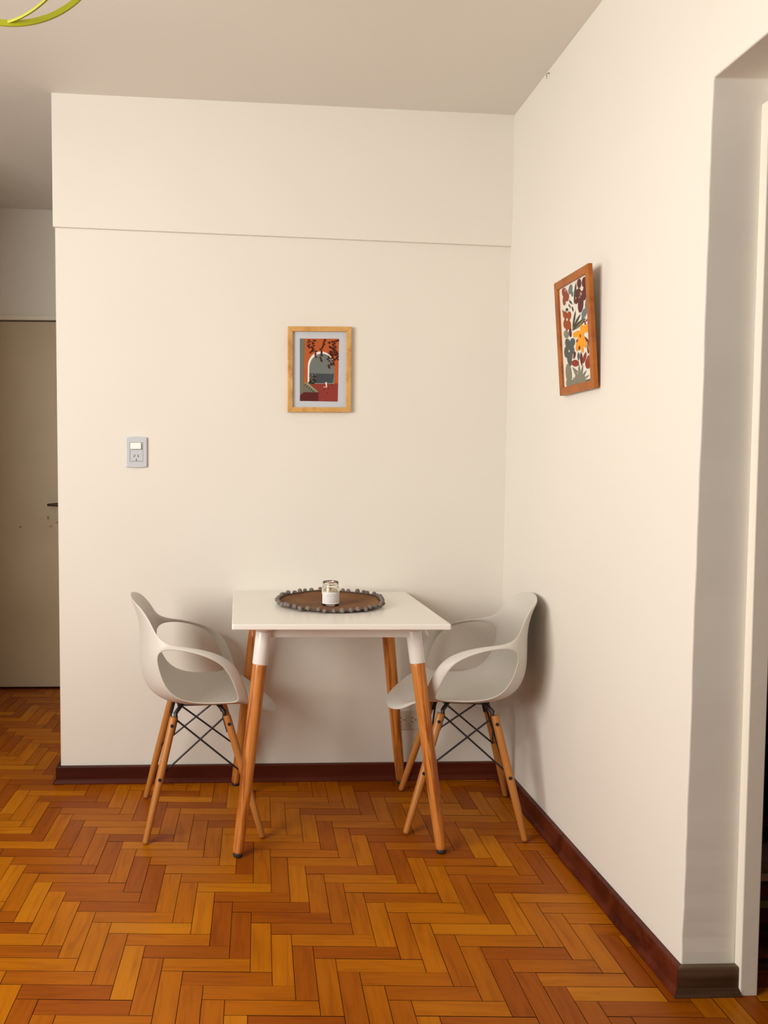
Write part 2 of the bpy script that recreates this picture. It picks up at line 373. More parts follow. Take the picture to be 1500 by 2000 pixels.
# ------------------------------------------------------------------ things: turned legs
def round_bar(name, parent, top, foot, prof, mats, n=20, smooth=True):
    """prof: list of (t from foot 0 to top 1, radius, material index)"""
    top, foot = Vector(top), Vector(foot); L = (top-foot).length
    bm = bmesh.new(); rings = []
    for t, r, mi in prof: rings.append([bm.verts.new((r*math.cos(2*PI*k/n), r*math.sin(2*PI*k/n), t*L)) for k in range(n)])
    for (A, B, pr) in zip(rings, rings[1:], prof[1:]):
        for k in range(n): bm.faces.new([A[k], A[(k+1)%n], B[(k+1)%n], B[k]]).material_index = pr[2]
    bm.faces.new(rings[0]).material_index = prof[0][2]; bm.faces.new(rings[-1]).material_index = prof[-1][2]
    o = ME(bm, name, mats, parent=parent)
    for p in o.data.polygons: p.use_smooth = len(p.vertices) == 4
    o.location = foot; o.rotation_euler = (top-foot).to_track_quat('Z', 'Y').to_euler()
    return o, L

# ------------------------------------------------------------------ dining table
TZ = .748
TA = math.radians(-1.0); TC = Vector((.368, 2.788, 0))
def tloc(x, y, z=0):
    v = Vector((x, y, z)) - TC; return Vector((v.x*math.cos(TA)+v.y*math.sin(TA), -v.x*math.sin(TA)+v.y*math.cos(TA), z))
table = empty('dining_table', TC, TA, 'small square white table on four splayed orange pine legs against the back wall', 'table')
def rrect(hw, hd, r, n=5):
    P = []
    for cx_, cy_, a0 in ((hw-r, hd-r, 0), (-hw+r, hd-r, 90), (-hw+r, -hd+r, 180), (hw-r, -hd+r, 270)):
        P += [(cx_+r*math.cos(math.radians(a0+90*k/n)), cy_+r*math.sin(math.radians(a0+90*k/n))) for k in range(n+1)]
    return P
bm = bmesh.new(); prism(bm, rrect(.335, .342, .006), 'z', TZ-.017, TZ)
mod_bevel(ME(bm, 'tabletop', M['white'], parent=table), .003, 3, 50)
ft = {k: tloc(*v) for k, v in dict(fl=(.048,2.503), fr=(.696,2.512), bl=(.050,3.090), br=(.693,3.094)).items()}
sg = dict(fl=(1,1), fr=(-1,1), bl=(1,-1), br=(-1,-1))
# apron frame under the top
ap = ME((lambda b: (box(b, (-.235,-.205,TZ-.068), (.235,-.187,TZ-.017)), box(b, (-.235,.187,TZ-.058), (.235,.205,TZ-.017)), box(b, (-.215,-.187,TZ-.058), (-.197,.187,TZ-.017)), box(b, (.197,-.187,TZ-.058), (.215,.187,TZ-.017)), b)[-1])(bmesh.new()), 'apron', M['collar'], parent=table)
mod_bevel(ap, .002)
for k in ('fl','fr','bl','br'):
    foot = Vector(ft[k]); foot.z = .012
    sx_, sy_ = sg[k]
    tx = .135 if sx_ > 0 else .133
    top = Vector((foot.x + sx_*.084, foot.y + sy_*.086, TZ-.022))
    L = (top-foot).length
    leg, L = round_bar('leg', table, top, foot, [(0,.0145,0),(.004,.0162,0),(.02,.0172,0),(.3,.0205,0),(.6,.0224,0),(.80,.0230,0),(.88,.0230,0)], [M['tableleg']], 28)
    fo, _ = round_bar('foot_pad', leg, (0,0,.004), (0,0,-.0125), [(0,.0125,0),(.2,.0148,0),(1,.0148,0)], [M['rubber']], 24)
    bm = bmesh.new(); n = 28
    lathe(bm, [(.0232, L*(.818 if k[0] == 'f' else .862)), (.0246, L*(.822 if k[0] == 'f' else .866)), (.0246, L*.99), (.0222, L*1.0)], 32)
    co = ME(bm, 'collar', M['collar'], parent=leg, smooth=True); mod_bevel(co, .0008, 2, 50)
    # screw on the collar, facing the inside of the table
    a = math.radians({'fl': -42, 'fr': 212, 'bl': 42, 'br': 148}[k]); zz = L*(.975 if k == 'fl' else .865)
    bm = bmesh.new(); rr = .0243
    tube(bm, [(rr*math.cos(a)*.9, rr*math.sin(a)*.9, zz), ((rr+.0012)*math.cos(a), (rr+.0012)*math.sin(a), zz)], .0032, 12)
    ME(bm, 'screw', M['slot'], parent=leg)
    # cast bracket cup spreading against the underside
    bm = bmesh.new()
    lathe(bm, [(.0255,-.030), (.031,-.022), (.044,-.010), (.058,-.003), (.060,0), (.0,0)], 28, center=(top.x - sx_*.002, top.y - sy_*.002, TZ-.0172), cap=True)
    ME(bm, 'bracket', M['collar'], parent=table, smooth=True)
# little lever hanging at the right front bracket
bm = bmesh.new(); q0 = tloc(.636, 2.555, TZ-.017)
tube(bm, [q0, q0+Vector((.004,0,-.012)), q0+Vector((.013,-.002,-.028)), q0+Vector((.017,-.002,-.040))], [.006,.004,.005,.0035], 8)
tube(bm, [q0+Vector((.004,.004,-.004)), q0+Vector((.014,.004,-.016)), q0+Vector((.022,.002,-.022)), q0+Vector((.013,.003,-.034))], [.002,.0025,.002,.0015], 8)
ME(bm, 'clip', M['collar'], parent=table, smooth=True)

# ------------------------------------------------------------------ armchair with a moulded shell on dowel legs
def make_chair():
    root = empty('dining_armchair')
    # rows run from the front lip over the seat and up the back: (x, s, z) for four columns, mirrored
    rows = [
     [(.262,0,.392), (.257,.065,.394), (.240,.120,.401), (.206,.160,.416)],
     [(.228,0,.418), (.224,.075,.420), (.208,.140,.428), (.178,.186,.445)],
     [(.145,0,.436), (.145,.080,.438), (.140,.152,.446), (.140,.207,.463)],
     [(.095,0,.438), (.095,.080,.440), (.095,.152,.447), (.097,.210,.466)],
     [(.030,0,.436), (.030,.080,.438), (.030,.150,.446), (.030,.208,.463)],
     [(-.040,0,.434), (-.040,.080,.436), (-.040,.152,.446), (-.040,.208,.467)],
     [(-.125,0,.440), (-.122,.082,.442), (-.110,.156,.458), (-.095,.213,.487)],
     [(-.185,0,.476), (-.180,.084,.479), (-.160,.160,.494), (-.128,.218,.528)],
     [(-.208,0,.540), (-.203,.086,.543), (-.182,.162,.554), (-.145,.222,.580)],
     [(-.208,0,.605), (-.203,.086,.607), (-.184,.164,.614), (-.156,.226,.633)],
     [(-.206,0,.665), (-.202,.084,.667), (-.184,.160,.671), (-.150,.222,.682)],
     [(-.212,0,.715), (-.208,.074,.717), (-.196,.140,.720), (-.172,.188,.728)],
     [(-.226,0,.758), (-.223,.064,.759), (-.214,.118,.760), (-.198,.156,.762)],
     [(-.242,0,.797), (-.239,.056,.794), (-.231,.100,.786), (-.218,.132,.778)],
    ]
    bm = bmesh.new(); G = []
    for r in rows:
        G.append([bm.verts.new((x, -s, z)) for x, s, z in r[:0:-1]] + [bm.verts.new((x, s, z)) for x, s, z in r])
    nc = len(G[0])
    for A, B in zip(G, G[1:]):
        for k in range(nc-1): bm.faces.new([A[k], A[k+1], B[k+1], B[k]])
    O = [(-.108,.245,.663), (-.050,.240,.655), (.015,.238,.641), (.069,.237,.619), (.105,.232,.581), (.127,.224,.530), (.141,.214,.488)]
    H = [(-.122,.240,.650), (-.060,.260,.648), (.004,.266,.628), (.050,.262,.602), (.077,.253,.561), (.095,.239,.512), (.107,.221,.477)]
    for sgn, col in ((-1, 0), (1, nc-1)):
        o_ = [G[10][col]] + [bm.verts.new((x, sgn*s, z)) for x, s, z in O] + [G[2][col]]
        h_ = [G[9][col]] + [bm.verts.new((x, sgn*s, z)) for x, s, z in H] + [G[3][col]]
        for i in range(len(o_)-1): bm.faces.new([o_[i], o_[i+1], h_[i+1], h_[i]])
    sh = ME(bm, 'seat_shell', M['shell'], parent=root, smooth=True)
    so = sh.modifiers.new('thickness', 'SOLIDIFY'); so.thickness = .0085; so.offset = 0; so.use_even_offset = True
    ss = sh.modifiers.new('smooth', 'SUBSURF'); ss.levels = 2; ss.render_levels = 3
    # legs
    tops, feet = {}, {}
    for sx_ in (-1, 1):
        for sy_ in (-1, 1):
            top = Vector((sx_*.088 - .010, sy_*.122, .398)); foot = Vector((sx_*.193, sy_*.190, .0035))
            tops[sx_, sy_], feet[sx_, sy_] = top, foot
            leg, L = round_bar('leg', root, top, foot, [(0,.0094,0),(.015,.0104,0),(.30,.0122,0),(.5,.0132,0),(.985,.0132,0),(1,.012,0)], [M['chairleg']], 20)
            for t in (.93, .50):
                bm = bmesh.new(); p = Vector((0, 0, L*t))
                # bolt head on the outer side
                d = leg.matrix_basis.to_3x3().inverted() @ Vector((0, sy_, 0)); d.z = 0; d.normalize()
                tube(bm, [p + d*.0128, p + d*.0145], .0058, 12); ME(bm, 'bolt', M['black'], parent=leg)
    # black steel bracket straps and crossed rods
    for (sx_, sy_), top in tops.items():
        bm = bmesh.new(); ax = (top-feet[sx_, sy_]).normalized()
        q1 = top - ax*.060; q2 = top + ax*.004; inn = Vector((-sx_*.010, -sy_*.010, 0))
        tube(bm, [q1+inn, top-ax*.01+inn, q2+inn*.5+Vector((0,0,.006)), Vector((sx_*.060-.010, sy_*.085, .428)), Vector((sx_*.03-.01, sy_*.05, .427))], .0072, 10)
        ME(bm, 'leg_bracket', M['black'], parent=root, smooth=True)
    def at(k, t): return feet[k].lerp(tops[k], t)
    for a, b in (((-1,-1),(1,-1)), ((-1,1),(1,1)), ((-1,-1),(-1,1)), ((1,-1),(1,1))):
        for p, q in ((a, b), (b, a)):
            A, B = at(p, .975), at(q, .53)
            cen = Vector((-.01, 0, A.z)); inn = (cen-A).normalized()*.012
            cen2 = Vector((-.01, 0, B.z)); inn2 = (cen2-B).normalized()*.012
            bm = bmesh.new(); dd = (B-A).normalized()
            A2 = A+inn; B2 = B+inn2
            if p == b: A2 += Vector((0,0,.003)); B2 += Vector((0,0,.003))
            tube(bm, [A2 - dd*.004, A2+dd*.004, B2-dd*.004, B2+dd*.004], .0033, 8)
            ME(bm, 'cross_rod', M['black'], parent=root, smooth=True)
    for sy_ in (-1, 1):
        bm = bmesh.new(); tube(bm, [(-.085, sy_*.085, .427), (.062, sy_*.085, .427)], .0045, 8)
        ME(bm, 'support_bar', M['black'], parent=root, smooth=True)
    return root
def copy_tree(o, parent=None):
    c = o.copy(); C.objects.link(c); c.parent = parent
    for ch in list(o.children): copy_tree(ch, c)
    return c
chair = make_chair()
chair_b = copy_tree(chair)
chair.location = (-.076, 2.800, 0); chair.rotation_euler = (0, 0, math.radians(5))
tag(chair, 'warm white plastic armchair left of the table, its back towards the corridor', 'chair', 'armchairs at the table')
chair_b.location = (.836, 2.800, 0); chair_b.rotation_euler = (0, 0, math.radians(170))
tag(chair_b, 'warm white plastic armchair right of the table, in the corner by the right wall', 'chair', 'armchairs at the table')

# ------------------------------------------------------------------ placemat with pompoms
mat = empty('placemat', (.375, 2.818, TZ+.0004), 0, 'round brown placemat edged with grey pompoms on the white tabletop', 'placemat')
qm = NT('brown_woven_fibre'); tc = qm.n('ShaderNodeTexCoord'); sx = qm.n('ShaderNodeSeparateXYZ'); qm.l(tc.outputs['Object'], sx.inputs[0])
nz = qm.n('ShaderNodeTexNoise'); nz.inputs['Scale'].default_value = 9; nz.inputs['Detail'].default_value = 5; qm.l(tc.outputs['Object'], nz.inputs['Vector'])
qm.l(qm.ramp(nz.outputs[0], [(.3, (.13,.052,.016)), (.55, (.185,.078,.026)), (.75, (.24,.11,.040))]), qm.b.inputs['Base Color']); qm.b.inputs['Roughness'].default_value = .9
wv = qm.n('ShaderNodeTexWave', wave_type='RINGS', rings_direction='Z'); wv.inputs['Scale'].default_value = 60; qm.l(tc.outputs['Object'], wv.inputs['Vector'])
bp = qm.n('ShaderNodeBump'); bp.inputs['Strength'].default_value = .4; bp.inputs['Distance'].default_value = .001; qm.l(wv.outputs[1], bp.inputs['Height']); qm.l(bp.outputs[0], qm.b.inputs['Normal'])
M['pom'] = plain('grey_wool', (.23,.195,.18), .95, .1, bump=1, bscale=900, var=.15, vscale=60)
M['matedge'] = plain('dark_grey_braid', (.10,.075,.06), .95, .1, bump=.6, bscale=500)
RM = .178
def rimz(a):   # the mat curls up at its far and right sides
    return .0062 + .016*max(0, math.sin(a))**1.2 + .010*max(0, math.cos(a-.15))**3 + .004*max(0, -math.cos(a))**2 + .0015*math.sin(5*a)
def mz(r, a): return .0030 + (rimz(a)-.0030)*max(0, (r/RM-.45)/.55)**2
bm = bmesh.new(); NA = 72; NR = 12; SH = []
for dz in (0, -.0024):
    SH.append([[bm.verts.new((0,0,.003+dz))]] + [[bm.verts.new((RM*q/NR*math.cos(2*PI*k/NA), RM*q/NR*math.sin(2*PI*k/NA), mz(RM*q/NR, 2*PI*k/NA)+dz)) for k in range(NA)] for q in range(1, NR+1)])
for rings in SH:
    for q in range(NR):
        A, B = rings[q], rings[q+1]
        for k in range(NA): bm.faces.new([A[0], B[k], B[(k+1)%NA]] if q == 0 else [A[k], B[k], B[(k+1)%NA], A[(k+1)%NA]])
for k in range(NA): bm.faces.new([SH[0][NR][k], SH[0][NR][(k+1)%NA], SH[1][NR][(k+1)%NA], SH[1][NR][k]])
ME(bm, 'mat_disc', qm.m, parent=mat, smooth=True)
bm = bmesh.new(); tube(bm, [(RM*math.cos(2*PI*k/NA), RM*math.sin(2*PI*k/NA), rimz(2*PI*k/NA)+.0002) for k in range(NA)], .0028, 8, closed=True)
ME(bm, 'braided_edge', M['matedge'], parent=mat, smooth=True)
pm = None; NP = 42
for k in range(NP):
    a = 2*PI*k/NP + random.uniform(-.035, .035); rr = RM + .006 + random.uniform(-.004, .0025)
    sc = random.uniform(.82, 1.12)
    if pm is None:
        bm = bmesh.new(); bmesh.ops.create_icosphere(bm, subdivisions=3, radius=.0082)
        rnd = random.Random(3)
        for v in bm.verts: v.co *= 1 + rnd.uniform(-.09, .09)
        pm = ME(bm, 'pompom', M['pom'], parent=mat, smooth=True); p_ = pm
    else:
        p_ = pm.copy(); C.objects.link(p_); p_.parent = mat
    p_.location = (rr*math.cos(a), rr*math.sin(a), max(.0096*sc, rimz(a)+.002+random.uniform(-.001,.005))); p_.scale = (sc, sc, sc); p_.rotation_euler = (random.random()*3, random.random()*3, 0)

# ------------------------------------------------------------------ candle in a jar
jar = empty('jar_candle', (.371, 2.783, TZ+.0038), 0, 'clear glass jar candle with a pale label standing on the placemat', 'candle')
GJ = NT('clear_jar_glass'); GJ.b.inputs['Transmission Weight'].default_value = 1; GJ.b.inputs['Roughness'].default_value = .02; GJ.b.inputs['IOR'].default_value = 1.45; GJ.b.inputs['Base Color'].default_value = (.97,.96,.93,1)
bm = bmesh.new()
lathe(bm, [(0,0),(.026,0),(.0298,.002),(.0305,.006),(.0305,.056),(.0298,.061),(.0268,.065),(.0262,.068),(.0272,.0695),(.0275,.073),(.0268,.0745),(.0273,.0765),(.0273,.0805),(.0262,.083),(.0245,.0835),(.0238,.082),(.0238,.069),(.0250,.063),(.0275,.058),(.0278,.008),(.0255,.0045),(0,.004)], 48, cap=False)
ME(bm, 'glass_jar', GJ.m, parent=jar, smooth=True)
M['wax'] = plain('cream_wax', (.78,.66,.47), .55, .4); M['wax'].node_tree.nodes['Principled BSDF'].inputs['Subsurface Weight'].default_value = .2
M['wax'].node_tree.nodes['Principled BSDF'].inputs['Subsurface Radius'].default_value = (.01,.006,.003)
bm = bmesh.new(); lathe(bm, [(0,.0046),(.0254,.0052),(.0274,.009),(.0274,.0525),(.0268,.054),(0,.0535)], 40, cap=False); ME(bm, 'wax', M['wax'], parent=jar, smooth=True)
bm = bmesh.new(); tube(bm, [(0,0,.053),(.0006,0,.058),(.002,0,.0615)], .0011, 8); ME(bm, 'wick', M['slot'], parent=jar)
M['label'] = plain('pale_paper_label', (.76,.74,.74), .7); M['ink'] = plain('grey_ink', (.36,.33,.34), .8)
def wrap(bm, r, a0, a1, z0, z1, mi, n=24):
    A = [bm.verts.new((r*math.cos(a0+(a1-a0)*k/n), r*math.sin(a0+(a1-a0)*k/n), z0)) for k in range(n+1)]
    B = [bm.verts.new((r*math.cos(a0+(a1-a0)*k/n), r*math.sin(a0+(a1-a0)*k/n), z1)) for k in range(n+1)]
    for k in range(n): bm.faces.new([A[k], A[k+1], B[k+1], B[k]]).material_index = mi
bm = bmesh.new(); c0 = math.radians(-92)
wrap(bm, .0308, c0-1.25, c0+1.25, .008, .049, 0)
for z, hw in ((.0415,.42),(.0375,.62),(.0335,.50),(.0285,.62),(.0235,.45),(.0185,.60),(.0145,.34)): wrap(bm, .03095, c0-hw, c0+hw, z-.0005, z+.0005, 1, 10)
ME(bm, 'paper_label', [M['label'], M['ink']], parent=jar, smooth=True)

# ------------------------------------------------------------------ framed prints
class Art:
    def __init__(s, cols):
        s.bm = bmesh.new(); s.cols = list(cols); s.layer = 0
        s.mats = [plain('print_'+k, tuple(c*.74 for c in v) if k not in ('yellow','white','cream') else v, .75, .2, var=.04, vscale=30) for k, v in cols.items()]
    def poly(s, pts, col, dz=None):
        s.layer += 1; z = .0003 + s.layer*.000012
        vs = [s.bm.verts.new((*s.map(x, y), z)) for x, y in pts]
        fc = s.bm.faces.new(vs); fc.material_index = s.cols.index(col); fc.normal_update()
        if fc.normal.z < 0: fc.normal_flip()
    def blob(s, x, y, rx, ry, col, ang=0, n=16, wob=0):
        ca, sa = math.cos(math.radians(ang)), math.sin(math.radians(ang)); P = []
        for k in range(n):
            t = 2*PI*k/n; w = 1 + wob*math.sin(3*t+x)
            u, v = rx*1.12*math.cos(t)*w, ry*1.04*math.sin(t)*w
            P.append((x+u*ca-v*sa, y+u*sa+v*ca))
        s.poly(P, col)
    def leaf(s, x0, y0, x1, y1, w, col):
        dx, dy = x1-x0, y1-y0; L = math.hypot(dx, dy); nx, ny = -dy/L, dx/L; P = []
        for t, k in ((0,0),(.2,.7),(.45,1),(.7,.8),(.9,.35),(1,0)): P.append((x0+dx*t+nx*w*k, y0+dy*t+ny*w*k))
        for t, k in ((.9,.35),(.7,.8),(.45,1),(.2,.7)): P.append((x0+dx*t-nx*w*k, y0+dy*t-ny*w*k))
        s.poly(P, col)
def frame_bars(parent, w, h, bw, dep, matl, z0=0):
    """four mitred bars, each a part"""
    hw, hh = w/2, h/2
    for q in ([(-hw,-hh),(hw,-hh),(hw-bw,-hh+bw),(-hw+bw,-hh+bw)], [(hw,-hh),(hw,hh),(hw-bw,hh-bw),(hw-bw,-hh+bw)], [(hw,hh),(-hw,hh),(-hw+bw,hh-bw),(hw-bw,hh-bw)], [(-hw,hh),(-hw,-hh),(-hw+bw,-hh+bw),(-hw+bw,hh-bw)]):
        bm = bmesh.new(); prism(bm, q, 'z', z0, z0+dep)
        mod_bevel(ME(bm, 'frame_bar', matl, parent=parent), .0015, 2, 40)
# print one: a terrace arch with hanging leaves
PW, PH = .2415, .323
f1 = empty('framed_print', (.3665, BY(.37)-.002, 1.601), 0, 'pale pine framed print of an orange arch with hanging leaves on the back wall', 'picture')
f1.rotation_euler = (PI/2, math.radians(-.2), 0)
frame_bars(f1, PW, PH, .0185, .017, M['framepine'])
bm = bmesh.new(); box(bm, (-PW/2+.006, -PH/2+.006, .0005), (PW/2-.006, PH/2-.006, .006)); ME(bm, 'mount_board', plain('grey_white_mount', (.53,.57,.63), .8, .2, bump=.3, bscale=300), parent=f1)
A1 = Art(dict(orange=(.60,.135,.035), green=(.215,.205,.155), red=(.345,.055,.04), darkred=(.13,.022,.022), white=(.80,.77,.72), sky=(.215,.235,.225), sea=(.075,.09,.10), leaf=(.075,.018,.012), olive=(.38,.38,.22), black=(.04,.035,.03)))
sc_ = PH/1488
A1.map = lambda x, y: ((x-744)*sc_*.985, (893-y)*sc_)
A1.poly([(395,352),(1095,352),(1080,1450),(398,1440)], 'orange')
A1.poly([(395,352),(485,358),(470,1110),(560,1160),(700,1270),(400,1340)], 'green')
A1.poly([(470,1130),(560,1130),(1085,1130),(1080,1450),(398,1440),(400,1345),(470,1285),(700,1290)], 'red')
A1.poly([(400,1345),(470,1285),(735,1290),(735,1440),(398,1440)], 'darkred')
def arch(x0, x1, yb, yt, n=18):
    cx_, r = (x0+x1)/2, (x1-x0)/2; return [(x0, yb)] + [(cx_-r*math.cos(PI*k/n), yt+(r*1.12)*(1-math.sin(PI*k/n))) for k in range(n+1)] + [(x1, yb)]
A1.poly(arch(538, 1010, 1135, 575), 'white')
A1.poly(arch(566, 1015, 1132, 612), 'sky')
A1.poly([(566,955),(1012,965),(985,1132),(566,1132)], 'sea')
A1.poly([(540,1130),(600,1040),(690,960),(700,1100),(640,1150)], 'black')
for x, y in ((620,985),(676,980),(590,1030),(635,1035),(680,1050),(610,1065),(628,1100)): A1.blob(x, y, 9, 9, 'olive', n=8)
A1.poly([(465,1125),(540,1120),(725,1275),(690,1290)], 'olive')
for i in range(6): x = 505+i*34; y = 1135+i*27; A1.poly([(x,y),(x+14,y),(x-6,y+42),(x-20,y+34)], 'black')
A1.poly([(852,1110),(880,1110),(885,1190),(868,1190)], 'white'); A1.poly([(820,1192),(885,1190),(885,1198),(820,1200)], 'white')
for x, y in ((835,1238),(918,1215),(970,1160),(892,1300)): A1.blob(x, y, 13, 10, 'darkred', 20, 8)
A1.poly([(735,1300),(1083,1310),(1082,1350),(735,1352)], 'darkred') if False else None
rl = random.Random(11)
for (xs, ys, xe, ye, nn, sp) in ((575,365,540,510,7,20),(645,362,625,500,8,26),(640,500,690,670,8,28),(620,540,560,600,4,14),(830,360,770,560,10,26),(770,560,765,740,8,28),(1090,365,890,420,10,26),(920,470,1010,540,9,34),(1000,400,1040,620,12,40),(920,560,990,640,9,34),(1050,560,1075,720,8,26),(980,620,1010,800,10,36),(960,760,915,850,6,22),(900,640,910,740,4,20)):
    A1.poly([(xs-2,ys),(xs+2,ys),(xe+2,ye),(xe-2,ye)], 'leaf')
    for i in range(nn):
        t = (i+.5)/nn; x = xs+(xe-xs)*t; y = ys+(ye-ys)*t; an = rl.uniform(0, 2*PI); ln = rl.uniform(32, 52)
        x1, y1 = x+math.cos(an)*ln, y+abs(math.sin(an))*ln*.9
        x1 = min(x1, 1088); y1 = max(y1, 358)
        A1.leaf(x, y, x1, y1, 15, 'leaf')
ME(A1.bm, 'illustration', A1.mats, parent=f1, loc=(0,0,.006))
# print two: cut-out flowers, leaning forward from its nail
TLn = math.radians(4.6); PW2, PH2 = .254, .352
f2 = empty('framed_print', (RX(2.446)-.0065, 2.446, 1.4545), 0, 'orange-brown wooden framed floral print leaning forward on the right wall', 'picture')
Rm = Matrix(((0,0,-1),(-1,0,0),(0,1,0))) @ Matrix.Rotation(TLn, 3, 'X')
f2.rotation_euler = (Matrix.Rotation(math.radians(-1.25), 3, 'Z') @ Rm).to_euler()
cen = bpy.data.objects.new('x', None)
f2.location = Vector(f2.location) + (f2.rotation_euler.to_matrix() @ Vector((0, PH2/2, 0)))
bpy.data.objects.remove(cen)
frame_bars(f2, PW2, PH2, .0245, .013, M['frameoak'])
bm = bmesh.new(); box(bm, (-PW2/2+.008, -PH2/2+.008, .0008), (PW2/2-.008, PH2/2-.008, .006)); ME(bm, 'backing_paper', plain('warm_white_paper', (.72,.68,.61), .8, .2), parent=f2)
bm = bmesh.new(); tube(bm, [(-.05,PH2/2-.05,-.001),(0,PH2/2-.02,-.014),(.05,PH2/2-.05,-.001)], .0008, 6); ME(bm, 'hanging_cord', M['slot'], parent=f2)
A2 = Art(dict(maroon=(.155,.050,.045), rust=(.42,.105,.035), terracotta=(.36,.10,.06), yellow=(.80,.33,.025), slate=(.135,.145,.135), blue=(.20,.245,.255), olive=(.10,.095,.055), sage=(.30,.29,.21), pink=(.50,.30,.24), brick=(.36,.07,.04), cream=(.62,.56,.46)))
TLq, TRq, BRq, BLq = (180,515), (525,325), (590,1645), (240,1735)
iw, ih = PW2-.049, PH2-.049
def inv2(x, y):
    u = v = .5
    for _ in range(12):
        def F(u, v): return [(1-u)*(1-v)*TLq[i]+u*(1-v)*TRq[i]+u*v*BRq[i]+(1-u)*v*BLq[i] for i in (0,1)]
        fx, fy = F(u, v); e = 1e-4
        ax, ay = F(u+e, v); bx_, by_ = F(u, v+e)
        a, b, c, d = (ax-fx)/e, (bx_-fx)/e, (ay-fy)/e, (by_-fy)/e; det = a*d-b*c
        u += (d*(x-fx)-b*(y-fy))/det; v += (-c*(x-fx)+a*(y-fy))/det
    return (min(max(u, .004), .996)-.5)*iw, (.5-min(max(v, .004), .996))*ih
A2.map = inv2
B = A2.blob; Lf = A2.leaf
def flower(x, y, r, col, n=5, rot=0, sy=1.5, core=None):
    for k in range(n):
        a = math.radians(rot)+2*PI*k/n; B(x+math.cos(a)*r*.62, y+math.sin(a)*r*.62*sy, r*.34, r*.52*sy*.8, col, math.degrees(a)-90 if k % 2 else 0, 14)
    B(x, y, r*.35, r*.35*sy, col)
    if core: B(x, y, r*.16, r*.16*sy, core, n=10)
# maroon flower
for x, y, rx, ry, an in ((432,440,24,58,0),(492,425,26,62,5),(420,560,30,60,10),(480,590,32,62,-8),(450,700,30,100,4),(405,650,20,45,20),(500,520,20,50,0)): B(x, y, rx, ry, 'maroon', an)
B(452,568,12,22,'pink'); B(325,510,22,60,'blue',10); B(345,560,14,40,'blue',-10)
Lf(395,420,370,700,14,'olive'); Lf(305,640,350,700,12,'olive')
B(255,560,34,70,'terracotta',-12); B(285,610,20,50,'terracotta',10); B(245,650,18,60,'terracotta',0); B(262,520,14,18,'pink')
Lf(250,640,262,700,9,'rust'); Lf(300,690,330,745,10,'slate'); Lf(345,720,362,790,10,'maroon'); Lf(225,760,240,830,8,'maroon')
for x, y, rx, ry, an in ((258,830,28,48,-10),(305,840,26,56,8),(262,930,26,62,6),(305,950,24,60,-6),(280,890,30,50,0),(278,990,16,36,0)): B(x, y, rx, ry, 'rust', an)
B(282,885,9,18,'cream'); B(280,762,16,20,'olive')
B(525,700,20,90,'blue',4); B(492,810,26,60,'blue',14); B(475,870,14,28,'blue',10)
Lf(390,770,350,1010,12,'olive'); Lf(450,815,360,985,13,'olive'); Lf(512,870,345,1025,28,'olive')
Lf(500,880,380,1010,8,'sage')
for x, y in ((500,920),(520,900),(545,870),(540,930),(505,945)): B(x, y, 8, 16, 'brick', 20, 8)
for x, y, rx, ry, an in ((392,1075,34,34,-10),(420,1050,30,26,0),(470,1010,22,62,-8),(515,1000,30,52,12),(450,1080,34,44,0),(490,1160,24,80,-14),(420,1190,22,90,10),(455,1180,20,60,0),(470,1250,14,50,-4)): B(x, y, rx, ry, 'yellow', an)
B(448,1090,10,22,'rust'); B(435,1240,12,28,'brick'); B(408,1150,10,22,'brick',20)
Lf(500,1100,560,1200,12,'maroon'); Lf(545,1140,540,1320,16,'maroon'); Lf(530,1170,552,1290,5,'pink')
B(270,1070,28,48,'sage',-6); B(322,1055,16,48,'maroon',-4); B(325,1015,10,24,'maroon')
for x, y, rx, ry, an in ((288,1180,30,56,-8),(350,1170,28,54,6),(272,1290,26,70,0),(335,1260,34,60,-8),(312,1330,30,110,2),(300,1230,32,50,0),(322,1420,18,42,0)): B(x, y, rx, ry, 'slate', an)
B(308,1278,8,14,'cream')
B(385,1430,40,42,'brick',10); B(375,1330,12,44,'maroon',10); Lf(425,1290,425,1400,14,'slate'); Lf(455,1290,465,1470,16,'maroon'); Lf(515,1290,480,1440,18,'brick'); B(540,1430,30,70,'brick',4); B(545,1370,16,34,'terracotta'); B(360,1350,9,26,'pink')
for x1, y1 in ((350,1480),(370,1530),(385,1580),(430,1440),(480,1450),(520,1520),(555,1580),(350,1610),(570,1640)): Lf(440,1660,x1,y1,13,'sage')
B(440,1620,55,60,'sage'); B(300,1560,34,120,'sage',-4); B(300,1680,30,60,'sage',0); B(370,1670,60,38,'sage',-14); Lf(345,1480,430,1560,12,'sage'); B(560,1650,40,20,'slate',-14)
ME(A2.bm, 'flower_illustration', A2.mats, parent=f2, loc=(0,0,.006))

# ------------------------------------------------------------------ wall switch with socket
sw = empty('light_switch', (-.3305, BY(-.33), 1.2845), 0, 'grey-white switch and socket plate left of the table on the back wall', 'switch')
sw.rotation_euler = (PI/2, 0, 0)
hw, hh, bul = .0405, .0565, .0028
out = [(-hw, -hh+.002), (-hw+.003, -hh-.0003)] + [(-hw+.003+(2*hw-.006)*k/10, -hh-bul*math.sin(PI*k/10)) for k in range(1,10)] + [(hw-.003, -hh-.0003), (hw, -hh+.002), (hw, hh-.002), (hw-.003, hh+.0003)] + [(hw-.003-(2*hw-.006)*k/10, hh+bul*math.sin(PI*k/10)) for k in range(1,10)] + [(-hw+.003, hh+.0003), (-hw, hh-.002)]
bm = bmesh.new(); prism(bm, out, 'z', 0, .009); mod_bevel(ME(bm, 'cover_plate', M['plastic'], parent=sw), .0035, 4, 40)
M['recess'] = plain('recess_grey', (.30,.31,.30), .6)
